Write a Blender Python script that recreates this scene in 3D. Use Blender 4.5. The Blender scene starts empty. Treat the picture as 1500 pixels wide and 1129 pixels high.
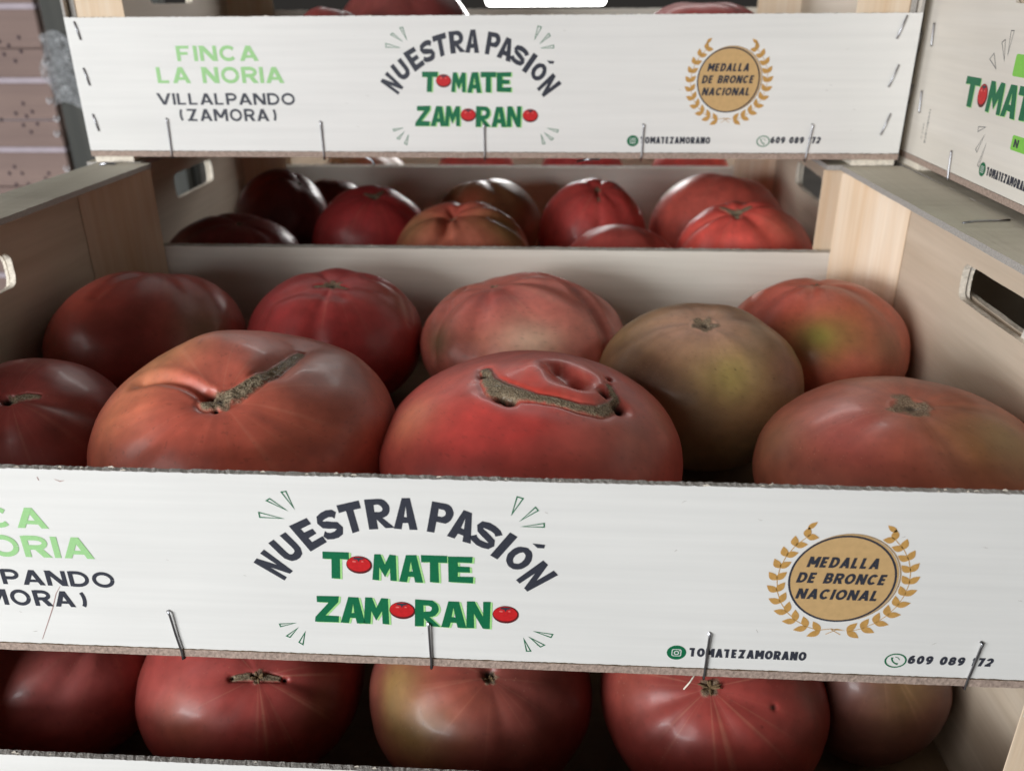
import bpy, bmesh, math, random
import numpy as np
from mathutils import Matrix, Vector
from mathutils.geometry import tessellate_polygon
random.seed(7); rng=np.random.RandomState(7)
scn=bpy.context.scene; COL=scn.collection
MM=0.001
# ------------------------------------------------------------ camera, light, exposure
cam_d=bpy.data.cameras.new('camera'); cam=bpy.data.objects.new('camera',cam_d); COL.objects.link(cam)
cam_d.sensor_width=36; cam_d.lens=36*1245.47/1500; cam_d.clip_start=.01; cam_d.clip_end=50
cam.matrix_world=(Matrix.Translation((.29733,-.24486,.22426)) @ Matrix.Rotation(.0629,4,'Z')
                  @ Matrix.Rotation(1.1432,4,'X') @ Matrix.Rotation(-.0068,4,'Z'))
cam_d.dof.use_dof=True; cam_d.dof.focus_distance=.335; cam_d.dof.aperture_fstop=11
scn.camera=cam
w=bpy.data.worlds.new('World'); scn.world=w; w.use_nodes=True
w.node_tree.nodes['Background'].inputs[0].default_value=(.97,.90,.84,1)
w.node_tree.nodes['Background'].inputs[1].default_value=.03
def area(name,loc,target,sx,sy,power,color):
    l=bpy.data.lights.new(name,'AREA'); l.shape='RECTANGLE'; l.size=sx; l.size_y=sy; l.energy=power; l.color=color
    o=bpy.data.objects.new(name,l); COL.objects.link(o); o.location=loc
    o.rotation_euler=(Vector(target)-Vector(loc)).to_track_quat('-Z','Y').to_euler(); return o
area('open_stall_side_light',(-.82,-1.15,.28),(.2,.1,.07),1.0,.42,29,(.93,.97,1))
area('high_stall_side_light',(-1.3,-1.3,.95),(.25,.2,.05),1.6,.8,17,(1,.97,.94))
area('rear_opening_light',(.35,2.5,1.85),(.25,.2,.1),1.7,.2,15,(1,.98,.95))
scn.view_settings.view_transform='Standard'; scn.view_settings.look='None'
scn.view_settings.exposure=-.04; scn.view_settings.gamma=1
scn.cycles.max_bounces=8

HERO,MID,LOW='HERO','MID','LOW'
TOMATOES=[
(MID,'dark red tomato in the middle crate, cut off by the left edge of the photo',(57.9, 86.0, 41.6, 41.6, 39.5, 0.0),(144, 46, 42),(0.169, -0.472, 0.865),3.2,5,0.03,0.2,[((0.768, -0.262, 0.585), 0.5, (120, 50, 40))],[([(0.172, -0.479, 0.861, 2), (0.293, -0.404, 0.867, 2), (0.408, -0.367, 0.836, 1.2)], 0.5, 1)],[(0.122, -0.488, 0.864, 2.4, 3, 0.8)]),
(MID,'brownish red tomato in the back left corner of the middle crate',(56.2, 205.0, 55.1, 55.1, 42.5, 0.0),(162, 58, 50),(0.07, 0.381, 0.922),3,7,0.035,0.2,[((0.817, -0.399, 0.416), 0.4, (112, 76, 44)), ((-0.333, -0.489, 0.806), 0.4, (160, 55, 38))],[([(0.121, 0.232, 0.965, 3), (-0.032, -0.052, 0.998, 3), (-0.212, -0.434, 0.875, 3)], 1.5, 0)],[]),
(MID,'crimson tomato with star shaped cork scar against the back panel of the middle crate',(162.9, 222.0, 51.7, 51.7, 40.5, 0.0),(172, 44, 48),(0.086, -0.226, 0.97),4.5,6,0.03,0.2,[((0.807, -0.014, 0.591), 0.35, (150, 75, 55)), ((-0.121, -0.913, 0.39), 0.4, (170, 40, 40))],[([(-0.091, -0.275, 0.957, 1.4), (0.083, -0.211, 0.974, 1.8), (0.252, -0.267, 0.93, 1.4)], 0.6, 1), ([(-0.613, -0.594, 0.521, 3), (-0.54, -0.407, 0.737, 3), (-0.227, -0.4, 0.888, 3), (0.235, -0.464, 0.854, 3)], 0.8, 0), ([(0.907, -0.204, 0.369, 3), (0.772, 0.187, 0.608, 3), (0.417, 0.077, 0.906, 3)], 1.0, 0)],[(0.056, -0.289, 0.956, 0.7, 1.2, 0.2)]),
(HERO,'large ribbed orange red tomato with a long corky groove across its top',(157.5, 86.0, 66.4, 66.4, 44.9, 0.0),(196, 96, 76),(0.068, -0.516, 0.854),5,7,0.02,0.2,[((-0.489, 0.014, 0.872), 0.35, (188, 126, 84)), ((0.585, 0.048, 0.81), 0.4, (140, 76, 60)), ((0.073, -0.781, 0.621), 0.5, (195, 85, 65)), ((-0.532, -0.52, 0.669), 0.25, (194, 108, 76)), ((0.583, -0.464, 0.667), 0.4, (165, 80, 55))],[([(0.003, -0.545, 0.839, 4.2), (0.069, -0.521, 0.851, 5.2), (0.136, -0.471, 0.872, 5.0), (0.237, -0.342, 0.909, 4.0), (0.307, -0.185, 0.933, 3.6), (0.354, 0.018, 0.935, 2.8), (0.375, 0.202, 0.905, 2.2)], 2.0, 1), ([(-0.034, -0.483, 0.875, 2.2), (-0.173, -0.405, 0.898, 2.4), (-0.348, -0.324, 0.88, 2.8), (-0.524, -0.273, 0.807, 3.4)], 2.6, 0), ([(0.307, -0.185, 0.933, 5), (0.354, 0.018, 0.935, 7), (0.374, 0.268, 0.888, 9)], 3.5, 0)],[(-0.018, -0.483, 0.875, 2.8, 5, 1), (0.061, -0.598, 0.799, 1.3, 2, 1), (-0.187, 0.088, 0.978, 17.0, -3.5, 0), (0.695, 0.312, 0.648, 18.0, -3.0, 0), (-0.288, -0.563, 0.775, 12.0, -1.5, 0)]),
(MID,'pale pink lobed tomato behind the red one with the curved scar',(275.0, 220.0, 59.8, 59.8, 39.7, 0.0),(206, 112, 98),(-0.307, 0.023, 0.951),2.5,8,0.04,0.5,[((0.119, -0.842, 0.526), 0.3, (232, 192, 164)), ((-0.366, -0.795, 0.484), 0.2, (205, 120, 100)), ((-0.771, -0.547, 0.326), 0.25, (130, 105, 75)), ((0.607, -0.038, 0.794), 0.3, (190, 105, 90)), ((-0.281, -0.306, 0.91), 0.3, (185, 80, 72))],[([(0.208, 0.339, 0.918, 3), (0.541, -0.03, 0.84, 3.5), (0.729, -0.378, 0.57, 3.5), (0.782, -0.614, 0.106, 3.5)], 3.2, 0), ([(-0.572, 0.294, 0.766, 3), (-0.748, -0.188, 0.637, 3), (-0.803, -0.579, 0.141, 3)], 2.2, 0)],[(0.057, -0.523, 0.851, 0.5, 0.2, 0.5)]),
(HERO,'big bright red tomato with a smile shaped corky scar and holes',(284.5, 84.0, 66.1, 66.1, 41.6, 0.0),(182, 72, 62),(0.145, 0.526, 0.838),0,6,0.012,0.2,[((-0.361, -0.62, 0.697), 0.4, (194, 56, 50)), ((0.597, -0.495, 0.631), 0.4, (170, 82, 68)), ((-0.746, -0.264, 0.612), 0.22, (196, 112, 80)), ((0.021, -0.217, 0.976), 0.3, (205, 60, 40)), ((-0.05, -0.476, 0.878), 0.25, (196, 40, 38))],[([(-0.299, 0.058, 0.952, 2.4), (-0.257, -0.123, 0.959, 3.6), (-0.197, -0.235, 0.952, 5.2), (-0.093, -0.291, 0.952, 4.6), (0.046, -0.33, 0.943, 2.6), (0.182, -0.35, 0.919, 2.4), (0.313, -0.377, 0.872, 2.6), (0.437, -0.357, 0.826, 3.2), (0.523, -0.266, 0.81, 3.2), (0.549, -0.161, 0.82, 2.0), (0.503, -0.038, 0.863, 1.4)], 1.0, 1), ([(-0.321, -0.171, 0.931, 4), (-0.095, -0.388, 0.917, 4), (0.313, -0.467, 0.827, 4), (0.563, -0.318, 0.763, 4)], 0.5, 0), ([(0.177, 0.034, 0.984, 4.6), (0.238, -0.042, 0.97, 5.6), (0.315, -0.087, 0.945, 5.0)], 4.6, 0)],[(-0.295, -0.033, 0.955, 2.0, 4, 1), (-0.169, -0.331, 0.928, 2.2, 5, 1), (-0.118, -0.362, 0.925, 2.4, 5, 1), (0.571, -0.234, 0.787, 3.4, 5.5, 1), (0.473, -0.15, 0.869, 2.8, 5, 1), (0.508, 0.065, 0.859, 1.6, 3, 1), (0.033, 0.016, 0.999, 9.0, -1.2, 0), (0.294, -0.124, 0.948, 4.0, 2.0, 0)]),
(MID,'brownish green tomato with round stem scar in the second row',(368.7, 163.0, 52.9, 52.9, 41.4, 0.0),(136, 108, 68),(-0.034, -0.244, 0.969),6,8,0.02,0.2,[((-0.057, -0.278, 0.959), 0.45, (194, 150, 126)), ((0.163, -0.765, 0.623), 0.3, (158, 134, 72)), ((-0.564, -0.632, 0.532), 0.3, (110, 80, 48)), ((0.748, -0.465, 0.473), 0.3, (140, 85, 58))],[],[(-0.017, -0.256, 0.967, 1.0, 2, 0.6), (0.002, -0.765, 0.644, 0.6, 0.3, 0.5), (0.182, -0.752, 0.633, 0.7, 0.4, 0.6), (0.547, -0.682, 0.486, 0.5, 0.3, 0.5)]),  # dark lower-left blob paints the shade cast by the neighbouring tomato
(MID,'orange tomato with a yellow green patch in the back right corner',(443.5, 222.0, 51.1, 51.1, 39.7, 0.0),(188, 92, 68),(-0.055, 0.143, 0.988),3,6,0.04,0.2,[((-0.218, -0.792, 0.571), 0.3, (140, 126, 52)), ((-0.536, -0.255, 0.805), 0.35, (205, 88, 72)), ((0.502, -0.732, 0.46), 0.3, (150, 92, 58)), ((0.331, -0.47, 0.818), 0.25, (190, 95, 65))],[([(-0.055, 0.143, 0.988, 2.5), (-0.377, 0.171, 0.91, 3), (-0.627, 0.338, 0.702, 3), (-0.831, 0.365, 0.42, 3)], 1.8, 0)],[]),
(MID,'wide flat tomato with grey oval scar at the right end of the front row',(443.4, 78.0, 61.0, 61.0, 38.3, 0.0),(168, 88, 66),(-0.088, -0.091, 0.992),7,5,0.02,0.2,[((-0.509, -0.311, 0.803), 0.35, (182, 78, 68)), ((0.439, -0.375, 0.817), 0.4, (132, 102, 52)), ((-0.892, -0.009, 0.453), 0.25, (150, 95, 66)), ((-0.162, -0.52, 0.839), 0.3, (160, 80, 55))],[],[]),
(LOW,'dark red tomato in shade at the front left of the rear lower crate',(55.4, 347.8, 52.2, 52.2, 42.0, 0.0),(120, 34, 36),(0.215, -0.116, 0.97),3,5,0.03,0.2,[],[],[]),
(LOW,'very dark tomato with a red glow by the left wall of the rear lower crate',(66, 438.8, 40, 40, 50, 0),(98, 34, 34),(0.488, -0.134, 0.862),3,5,0.03,0.2,[((-0.303, -0.504, 0.809), 0.4, (190, 58, 40))],[],[]),  # blob is a red spot in the skin colour
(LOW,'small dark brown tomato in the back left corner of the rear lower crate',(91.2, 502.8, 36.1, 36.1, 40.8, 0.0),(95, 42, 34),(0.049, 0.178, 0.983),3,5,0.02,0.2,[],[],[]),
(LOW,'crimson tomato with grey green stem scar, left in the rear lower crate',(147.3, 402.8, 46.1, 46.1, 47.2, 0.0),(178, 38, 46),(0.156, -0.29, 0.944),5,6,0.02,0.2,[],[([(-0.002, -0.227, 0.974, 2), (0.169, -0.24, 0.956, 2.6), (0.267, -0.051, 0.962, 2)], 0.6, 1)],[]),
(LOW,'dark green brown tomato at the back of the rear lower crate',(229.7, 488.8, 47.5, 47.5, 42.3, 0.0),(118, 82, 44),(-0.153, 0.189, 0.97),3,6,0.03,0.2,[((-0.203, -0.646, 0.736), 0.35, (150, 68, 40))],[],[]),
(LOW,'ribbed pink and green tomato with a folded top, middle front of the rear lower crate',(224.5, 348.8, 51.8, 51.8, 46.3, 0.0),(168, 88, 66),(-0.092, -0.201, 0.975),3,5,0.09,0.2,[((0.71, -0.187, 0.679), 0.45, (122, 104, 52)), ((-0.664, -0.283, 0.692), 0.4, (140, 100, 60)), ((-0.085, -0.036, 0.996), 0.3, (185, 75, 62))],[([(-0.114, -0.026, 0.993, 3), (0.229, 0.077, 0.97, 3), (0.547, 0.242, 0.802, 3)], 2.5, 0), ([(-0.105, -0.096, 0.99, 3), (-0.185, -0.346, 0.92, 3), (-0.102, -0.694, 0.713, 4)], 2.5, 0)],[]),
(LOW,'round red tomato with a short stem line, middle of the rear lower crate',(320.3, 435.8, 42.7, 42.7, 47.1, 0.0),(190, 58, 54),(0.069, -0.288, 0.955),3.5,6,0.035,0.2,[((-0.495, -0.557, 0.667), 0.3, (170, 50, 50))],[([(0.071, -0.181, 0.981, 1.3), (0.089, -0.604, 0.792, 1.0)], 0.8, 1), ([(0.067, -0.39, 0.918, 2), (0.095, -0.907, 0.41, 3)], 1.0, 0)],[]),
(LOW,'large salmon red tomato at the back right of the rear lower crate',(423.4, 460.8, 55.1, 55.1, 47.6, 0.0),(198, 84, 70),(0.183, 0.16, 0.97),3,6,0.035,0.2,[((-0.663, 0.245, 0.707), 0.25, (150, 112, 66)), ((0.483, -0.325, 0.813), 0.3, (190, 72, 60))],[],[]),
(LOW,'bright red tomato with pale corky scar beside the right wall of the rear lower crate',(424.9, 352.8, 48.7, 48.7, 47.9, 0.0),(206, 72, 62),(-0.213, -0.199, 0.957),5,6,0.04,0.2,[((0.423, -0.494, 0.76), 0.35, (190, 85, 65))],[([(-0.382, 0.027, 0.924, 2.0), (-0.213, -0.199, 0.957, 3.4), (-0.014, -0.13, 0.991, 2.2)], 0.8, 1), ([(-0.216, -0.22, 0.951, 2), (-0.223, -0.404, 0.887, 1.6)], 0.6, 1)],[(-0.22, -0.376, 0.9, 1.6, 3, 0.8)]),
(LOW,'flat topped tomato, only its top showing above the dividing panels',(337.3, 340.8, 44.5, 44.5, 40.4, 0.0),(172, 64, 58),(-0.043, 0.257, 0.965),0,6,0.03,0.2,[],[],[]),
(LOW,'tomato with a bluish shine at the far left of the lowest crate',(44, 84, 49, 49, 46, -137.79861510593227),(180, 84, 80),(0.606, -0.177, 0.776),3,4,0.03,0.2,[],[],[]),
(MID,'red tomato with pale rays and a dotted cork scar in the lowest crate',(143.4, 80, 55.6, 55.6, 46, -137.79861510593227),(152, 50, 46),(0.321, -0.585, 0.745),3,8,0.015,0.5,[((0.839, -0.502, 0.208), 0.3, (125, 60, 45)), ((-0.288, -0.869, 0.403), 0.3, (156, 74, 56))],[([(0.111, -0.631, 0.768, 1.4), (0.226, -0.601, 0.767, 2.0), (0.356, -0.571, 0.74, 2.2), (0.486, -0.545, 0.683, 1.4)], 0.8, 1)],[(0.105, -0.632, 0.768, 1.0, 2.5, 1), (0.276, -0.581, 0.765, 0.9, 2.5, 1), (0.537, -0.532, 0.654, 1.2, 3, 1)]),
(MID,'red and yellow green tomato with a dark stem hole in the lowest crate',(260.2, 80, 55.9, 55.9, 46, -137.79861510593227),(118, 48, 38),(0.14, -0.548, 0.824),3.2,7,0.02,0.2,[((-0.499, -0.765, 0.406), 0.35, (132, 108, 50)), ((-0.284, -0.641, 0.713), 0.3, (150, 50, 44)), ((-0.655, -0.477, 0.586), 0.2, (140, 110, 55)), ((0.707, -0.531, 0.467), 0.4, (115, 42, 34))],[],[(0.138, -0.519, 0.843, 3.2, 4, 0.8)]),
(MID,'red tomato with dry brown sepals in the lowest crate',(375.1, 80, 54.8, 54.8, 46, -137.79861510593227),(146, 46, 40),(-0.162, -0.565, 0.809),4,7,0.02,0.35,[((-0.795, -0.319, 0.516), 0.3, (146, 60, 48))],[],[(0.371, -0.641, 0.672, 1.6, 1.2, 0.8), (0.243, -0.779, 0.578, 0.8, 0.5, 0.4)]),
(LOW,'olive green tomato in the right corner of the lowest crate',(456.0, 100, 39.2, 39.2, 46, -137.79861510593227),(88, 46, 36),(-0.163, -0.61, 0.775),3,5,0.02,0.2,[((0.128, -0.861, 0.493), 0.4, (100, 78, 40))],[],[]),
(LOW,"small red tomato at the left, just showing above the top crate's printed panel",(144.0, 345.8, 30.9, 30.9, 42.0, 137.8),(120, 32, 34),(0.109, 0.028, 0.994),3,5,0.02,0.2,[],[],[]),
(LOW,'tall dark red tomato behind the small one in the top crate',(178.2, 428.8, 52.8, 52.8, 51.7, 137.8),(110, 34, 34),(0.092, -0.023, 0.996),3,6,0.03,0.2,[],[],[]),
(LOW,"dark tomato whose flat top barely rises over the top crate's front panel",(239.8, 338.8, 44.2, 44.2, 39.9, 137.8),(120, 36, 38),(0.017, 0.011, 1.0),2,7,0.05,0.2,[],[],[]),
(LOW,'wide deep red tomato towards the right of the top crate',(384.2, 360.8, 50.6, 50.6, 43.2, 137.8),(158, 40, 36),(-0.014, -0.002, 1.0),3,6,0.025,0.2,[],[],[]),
]
ARC=[('N',[(188.5, 40.9), (193.2, 46.7), (202.7, 37.8), (199.1, 33.5)]),('U',[(195.2, 49.5), (201.8, 54.3), (208.7, 45.6), (202.0, 40.6)]),('E',[(203.5, 56.9), (210.3, 60.6), (216.4, 50.7), (210.0, 46.4)]),('S',[(212.8, 61.0), (219.9, 64.5), (223.2, 54.3), (216.3, 51.6)]),('T',[(221.1, 65.9), (229.0, 68.1), (230.8, 56.4), (223.2, 53.8)]),('R',[(230.8, 68.7), (239.7, 69.4), (240.9, 57.4), (231.8, 56.5)]),('A',[(241.9, 69.5), (248.7, 69.7), (248.8, 56.8), (240.4, 57.2)]),('P',[(254.5, 68.8), (262.2, 67.2), (259.8, 54.6), (251.9, 56.5)]),('A',[(263.0, 66.3), (269.9, 63.8), (267.0, 51.7), (258.9, 54.6)]),('S',[(270.7, 62.0), (278.4, 57.1), (274.0, 48.9), (266.9, 53.4)]),('I',[(280.4, 57.2), (283.9, 55.0), (276.7, 45.2), (273.5, 47.5)]),('O',[(284.3, 53.1), (290.5, 47.6), (283.9, 39.6), (277.5, 45.2)]),('N',[(292.2, 45.8), (297.7, 39.7), (287.1, 32.0), (282.9, 37.1)])]
WORDS=[('T',[(214.4, 46.6), (223.7, 46.5), (222.7, 35.0), (213.2, 35.1)]),('M',[(232.3, 46.2), (240.9, 46.1), (240.2, 34.9), (231.4, 35.0)]),('A',[(241.6, 46.3), (250.2, 46.3), (249.7, 34.6), (240.9, 34.7)]),('T',[(249.4, 46.4), (258.7, 46.4), (258.3, 34.7), (248.9, 34.8)]),('E',[(259.1, 46.3), (267.9, 46.2), (267.6, 35.0), (258.7, 35.1)]),('Z',[(209.8, 27.1), (218.5, 27.1), (217.4, 15.3), (208.5, 15.3)]),('A',[(219.1, 27.0), (228.1, 27.0), (227.2, 15.2), (218.1, 15.2)]),('M',[(227.7, 27.1), (236.8, 27.0), (236.0, 15.3), (226.7, 15.3)]),('R',[(246.3, 26.9), (255.5, 26.9), (255.0, 14.8), (245.6, 14.9)]),('A',[(255.7, 26.7), (264.9, 26.7), (264.5, 14.7), (255.2, 14.8)]),('N',[(265.0, 26.9), (273.6, 26.9), (273.4, 14.8), (264.6, 14.9)])]
ICONS=[(227.0, 41.4, 4.599999999999994, 3.799999999999997), (241.3, 21.8, 4.7, 3.9), (279.0, 21.5, 4.7, 3.9)]
RAYS=[[(193.3, 62.4), (193.4, 60.1), (202.0, 59.9)], [(196.5, 67.1), (198.0, 68.1), (203.7, 63.2)], [(202.2, 70.8), (204.1, 71.2), (206.2, 64.0)], [(283.3, 71.5), (285.6, 70.8), (281.4, 64.0)], [(289.6, 67.6), (290.7, 66.1), (284.3, 61.7)], [(292.7, 61.2), (292.7, 59.4), (284.7, 59.4)], [(194.7, 13.6), (195.0, 12.1), (201.1, 14.2)], [(196.6, 7.9), (198.1, 7.2), (201.7, 12.1)], [(201.1, 5.1), (202.7, 3.9), (204.2, 10.3)], [(286.5, 4.8), (288.3, 4.9), (285.5, 10.9)], [(291.7, 7.0), (293.4, 8.1), (287.5, 11.6)], [(295.6, 11.6), (296.3, 13.3), (289.2, 14.3)]]
ACC=[(288.6, 52.7), (293.0, 52.3), (292.7, 50.8), (290.4, 50.8)]

# ------------------------------------------------------------ helpers
def lin(c,a=1.0):
    r=[]
    for v in c[:3]:
        v=v/255.; r.append(v/12.92 if v<=.04045 else ((v+.055)/1.055)**2.4)
    return (r[0],r[1],r[2],a)
def newmat(name):
    m=bpy.data.materials.new(name); m.use_nodes=True
    nt=m.node_tree; b=nt.nodes['Principled BSDF']; return m,nt,b
def N(nt,t,**kw):
    n=nt.nodes.new(t)
    for k,v in kw.items():
        if k in n.inputs: n.inputs[k].default_value=v
        else: setattr(n,k,v)
    return n
def wood(name,c1,c2,axis='x',fine=1.0,rough=.75,bump=.15,knots=0.,mott=.5):
    m,nt,b=newmat(name); L=nt.links.new
    tc=N(nt,'ShaderNodeTexCoord'); oi=N(nt,'ShaderNodeObjectInfo')
    add=N(nt,'ShaderNodeVectorMath',operation='ADD'); L(tc.outputs['Object'],add.inputs[0])
    mu=N(nt,'ShaderNodeVectorMath',operation='SCALE'); mu.inputs[3].default_value=3.7
    cv=N(nt,'ShaderNodeCombineXYZ')
    for i in range(3): L(oi.outputs['Random'],cv.inputs[i])
    L(cv.outputs[0],mu.inputs[0]); L(mu.outputs[0],add.inputs[1])
    mp=N(nt,'ShaderNodeMapping'); s={'x':(2.2,60,60),'y':(60,2.2,60),'z':(60,60,2.2)}[axis]
    mp.inputs['Scale'].default_value=tuple(v*fine for v in s); L(add.outputs[0],mp.inputs['Vector'])
    n1=N(nt,'ShaderNodeTexNoise',Scale=1.0,Detail=6.0,Roughness=.65); n1.inputs['Distortion'].default_value=.35
    L(mp.outputs[0],n1.inputs['Vector'])
    mp2=N(nt,'ShaderNodeMapping'); mp2.inputs['Scale'].default_value=tuple(v*fine*7 for v in s); L(add.outputs[0],mp2.inputs['Vector'])
    n2=N(nt,'ShaderNodeTexNoise',Scale=1.0,Detail=3.0); L(mp2.outputs[0],n2.inputs['Vector'])
    n3=N(nt,'ShaderNodeTexNoise',Scale=9.0,Detail=3.0); L(add.outputs[0],n3.inputs['Vector'])
    r1=N(nt,'ShaderNodeMapRange'); r1.inputs[1].default_value=.32; r1.inputs[2].default_value=.68; L(n1.outputs[0],r1.inputs[0])
    mx=N(nt,'ShaderNodeMix',data_type='RGBA'); mx.inputs[6].default_value=lin(c1); mx.inputs[7].default_value=lin(c2); L(r1.outputs[0],mx.inputs[0])
    mr=N(nt,'ShaderNodeMapRange'); mr.inputs[1].default_value=.3; mr.inputs[2].default_value=.7; mr.inputs[3].default_value=1-.09*mott; mr.inputs[4].default_value=1.03; L(n3.outputs[0],mr.inputs[0])
    mr2=N(nt,'ShaderNodeMapRange'); mr2.inputs[1].default_value=.3; mr2.inputs[2].default_value=.7; mr2.inputs[3].default_value=.965; mr2.inputs[4].default_value=1.02; L(n2.outputs[0],mr2.inputs[0])
    m1=N(nt,'ShaderNodeMath',operation='MULTIPLY'); L(mr.outputs[0],m1.inputs[0]); L(mr2.outputs[0],m1.inputs[1])
    vm=N(nt,'ShaderNodeVectorMath',operation='SCALE'); L(mx.outputs[2],vm.inputs[0]); L(m1.outputs[0],vm.inputs[3])
    L(vm.outputs[0],b.inputs['Base Color']); b.inputs['Roughness'].default_value=rough
    b.inputs['Specular IOR Level'].default_value=.25
    bp=N(nt,'ShaderNodeBump',Strength=bump,Distance=.0006); 
    sm=N(nt,'ShaderNodeMath',operation='ADD'); L(n1.outputs[0],sm.inputs[0]); L(n2.outputs[0],sm.inputs[1])
    L(sm.outputs[0],bp.inputs['Height']); L(bp.outputs[0],b.inputs['Normal'])
    return m
def plain(name,c,rough=.6,metal=0.,noise=0.,scale=200.,spec=.3,bump=0.):
    m,nt,b=newmat(name); L=nt.links.new
    tc=N(nt,'ShaderNodeTexCoord'); n=N(nt,'ShaderNodeTexNoise',Scale=scale,Detail=5.0); L(tc.outputs['Object'],n.inputs['Vector'])
    mr=N(nt,'ShaderNodeMapRange'); mr.inputs[1].default_value=.3; mr.inputs[2].default_value=.7; mr.inputs[3].default_value=1-noise; mr.inputs[4].default_value=1+noise; L(n.outputs[0],mr.inputs[0])
    vm=N(nt,'ShaderNodeVectorMath',operation='SCALE'); vm.inputs[0].default_value=lin(c)[:3]; L(mr.outputs[0],vm.inputs[3])
    L(vm.outputs[0],b.inputs['Base Color']); b.inputs['Roughness'].default_value=rough; b.inputs['Metallic'].default_value=metal
    b.inputs['Specular IOR Level'].default_value=spec
    if bump:
        bp=N(nt,'ShaderNodeBump',Strength=bump,Distance=.001); L(n.outputs[0],bp.inputs['Height']); L(bp.outputs[0],b.inputs['Normal'])
    return m
M={}
M['face']=wood('white_poplar_ply_face',(231,229,225),(229,227,223),'x',fine=.7,rough=.6,bump=.04,mott=.45)
M['endface']=wood('poplar_ply_outer_end',(228,222,213),(218,211,200),'y',rough=.65,bump=.08,mott=.7)
M['facey']=wood('poplar_ply_end_face',(218,202,182),(200,182,160),'y',rough=.65,bump=.12,mott=.9)
M['inner']=wood('poplar_ply_inner_face',(234,229,218),(222,215,203),'x',rough=.7,bump=.15,mott=1.)
M['rim']=wood('poplar_ply_top_strip',(208,202,186),(196,188,172),'y',rough=.75,bump=.2,mott=1.)
M['floor']=wood('poplar_ply_floor',(158,138,114),(140,120,98),'x',rough=.8,bump=.2)
M['post']=wood('pine_corner_post',(236,218,196),(220,190,156),'z',fine=1.5,rough=.7,bump=.25)
M['edge']=plain('sawn_ply_edge',(172,167,161),.95,noise=.2,scale=1400,bump=.5)
M['tedge']=plain('pale_ply_edge',(206,200,188),.9,noise=.1,scale=900,bump=.3)
M['bedge']=plain('sawn_brown_ply_edge',(166,146,134),.95,noise=.25,scale=700,bump=.6)
M['white_edge']=plain('torn_white_wood_edge',(232,222,206),.9,noise=.15,scale=500,bump=.6)
M['steel']=plain('staple_wire_steel',(168,168,172),.3,metal=1.,noise=.1)
M['ink']=plain('black_blue_ink',(54,56,66),.5,noise=.16,scale=1500)
M['green']=plain('dark_green_ink',(14,106,68),.5,noise=.12,scale=1500)
M['lime']=plain('lime_green_ink',(168,222,140),.55,noise=.08,scale=1500)
M['palegreen']=plain('pale_green_ink',(158,206,142),.6,noise=.06,scale=1500)
M['gold']=plain('bronze_ink',(202,166,116),.45,noise=.06,scale=420)
M['goldleaf']=plain('bronze_leaf_ink',(196,150,84),.55,noise=.12,scale=700)
M['goldline']=plain('bronze_line_ink',(170,142,108),.55,noise=.12,scale=700)
M['red']=plain('tomato_red_ink',(196,32,36),.5,noise=.12,scale=700)
M['dred']=plain('tomato_dark_red_ink',(92,24,28),.5)
M['pred']=plain('tomato_pale_red_ink',(226,110,104),.5)
M['white']=plain('white_ink',(226,228,224),.5)
M['tag']=plain('bright_green_ink',(130,200,80),.5,noise=.06,scale=900)
M['scratch']=plain('reddish_scratch',(176,140,134),.8)
M['scuff']=plain('grey_scuff',(186,180,174),.8,noise=.1)
M['sepal']=plain('dry_sepal',(112,92,66),.9,noise=.3,scale=900)

def mesh_obj(name,verts,faces,mats,parent=None,mi=None,smooth=False,mesh=None):
    if mesh is None:
        mesh=bpy.data.meshes.new(name); mesh.from_pydata([tuple(v) for v in verts],[],[tuple(f) for f in faces])
        for m in mats: mesh.materials.append(m)
        if mi is not None: mesh.polygons.foreach_set('material_index',mi)
        if smooth: mesh.polygons.foreach_set('use_smooth',[True]*len(mesh.polygons))
        mesh.update()
    o=bpy.data.objects.new(name,mesh); COL.objects.link(o)
    if parent: o.parent=parent
    return o
def empty(name,loc,label,cat,group=None,rz=0):
    o=bpy.data.objects.new(name,None); COL.objects.link(o); o.location=loc; o.rotation_euler=(0,0,rz)
    o.empty_display_size=.03; o['label']=label; o['category']=cat
    if group:o['group']=group
    return o

# a board: box with finely divided, slightly ragged top and bottom edges.  sizes in mm.
# long='x' or 'y' axis along which it is divided; faces: 0 = flat faces, 1 = sawn edges
def board(name,x0,x1,y0,y1,z0,z1,mats,parent,long='x',n=1,jit=0.,warp=None,thin='n'):
    V=[];F=[];I=[]
    for i in range(n+1):
        t=i/n
        ja=jit*(rng.rand(4)-.5)*2
        if long=='x':
            x=x0+(x1-x0)*t; ring=[(x,y0,z0+ja[0]*.6),(x,y1,z0+ja[1]*.6),(x,y1,z1+ja[2]),(x,y0,z1+ja[3]*.7)]
        elif long=='y':
            y=y0+(y1-y0)*t; ring=[(x1,y,z0+ja[0]*.6),(x0,y,z0+ja[1]*.6),(x0,y,z1+ja[2]),(x1,y,z1+ja[3])]
        V+=ring
    e=0.35
    for i in range(n):
        a=4*i;b=a+4
        for k in range(4):
            k2=(k+1)%4
            F.append((a+k,a+k2,b+k2,b+k)); I.append(1 if k in(0,2) else 0)
    F.append((0,3,2,1));I.append(1); m=4*n; F.append((m,m+1,m+2,m+3)); I.append(1)
    if warp: V=[warp(v) for v in V]
    V=[(a*MM,b*MM,c*MM) for a,b,c in V]
    # orientation fix
    o=mesh_obj(name,V,F,mats,parent,I)
    bm=bmesh.new(); bm.from_mesh(o.data); bmesh.ops.recalc_face_normals(bm,faces=bm.faces); bm.to_mesh(o.data); bm.free()
    return o
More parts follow.
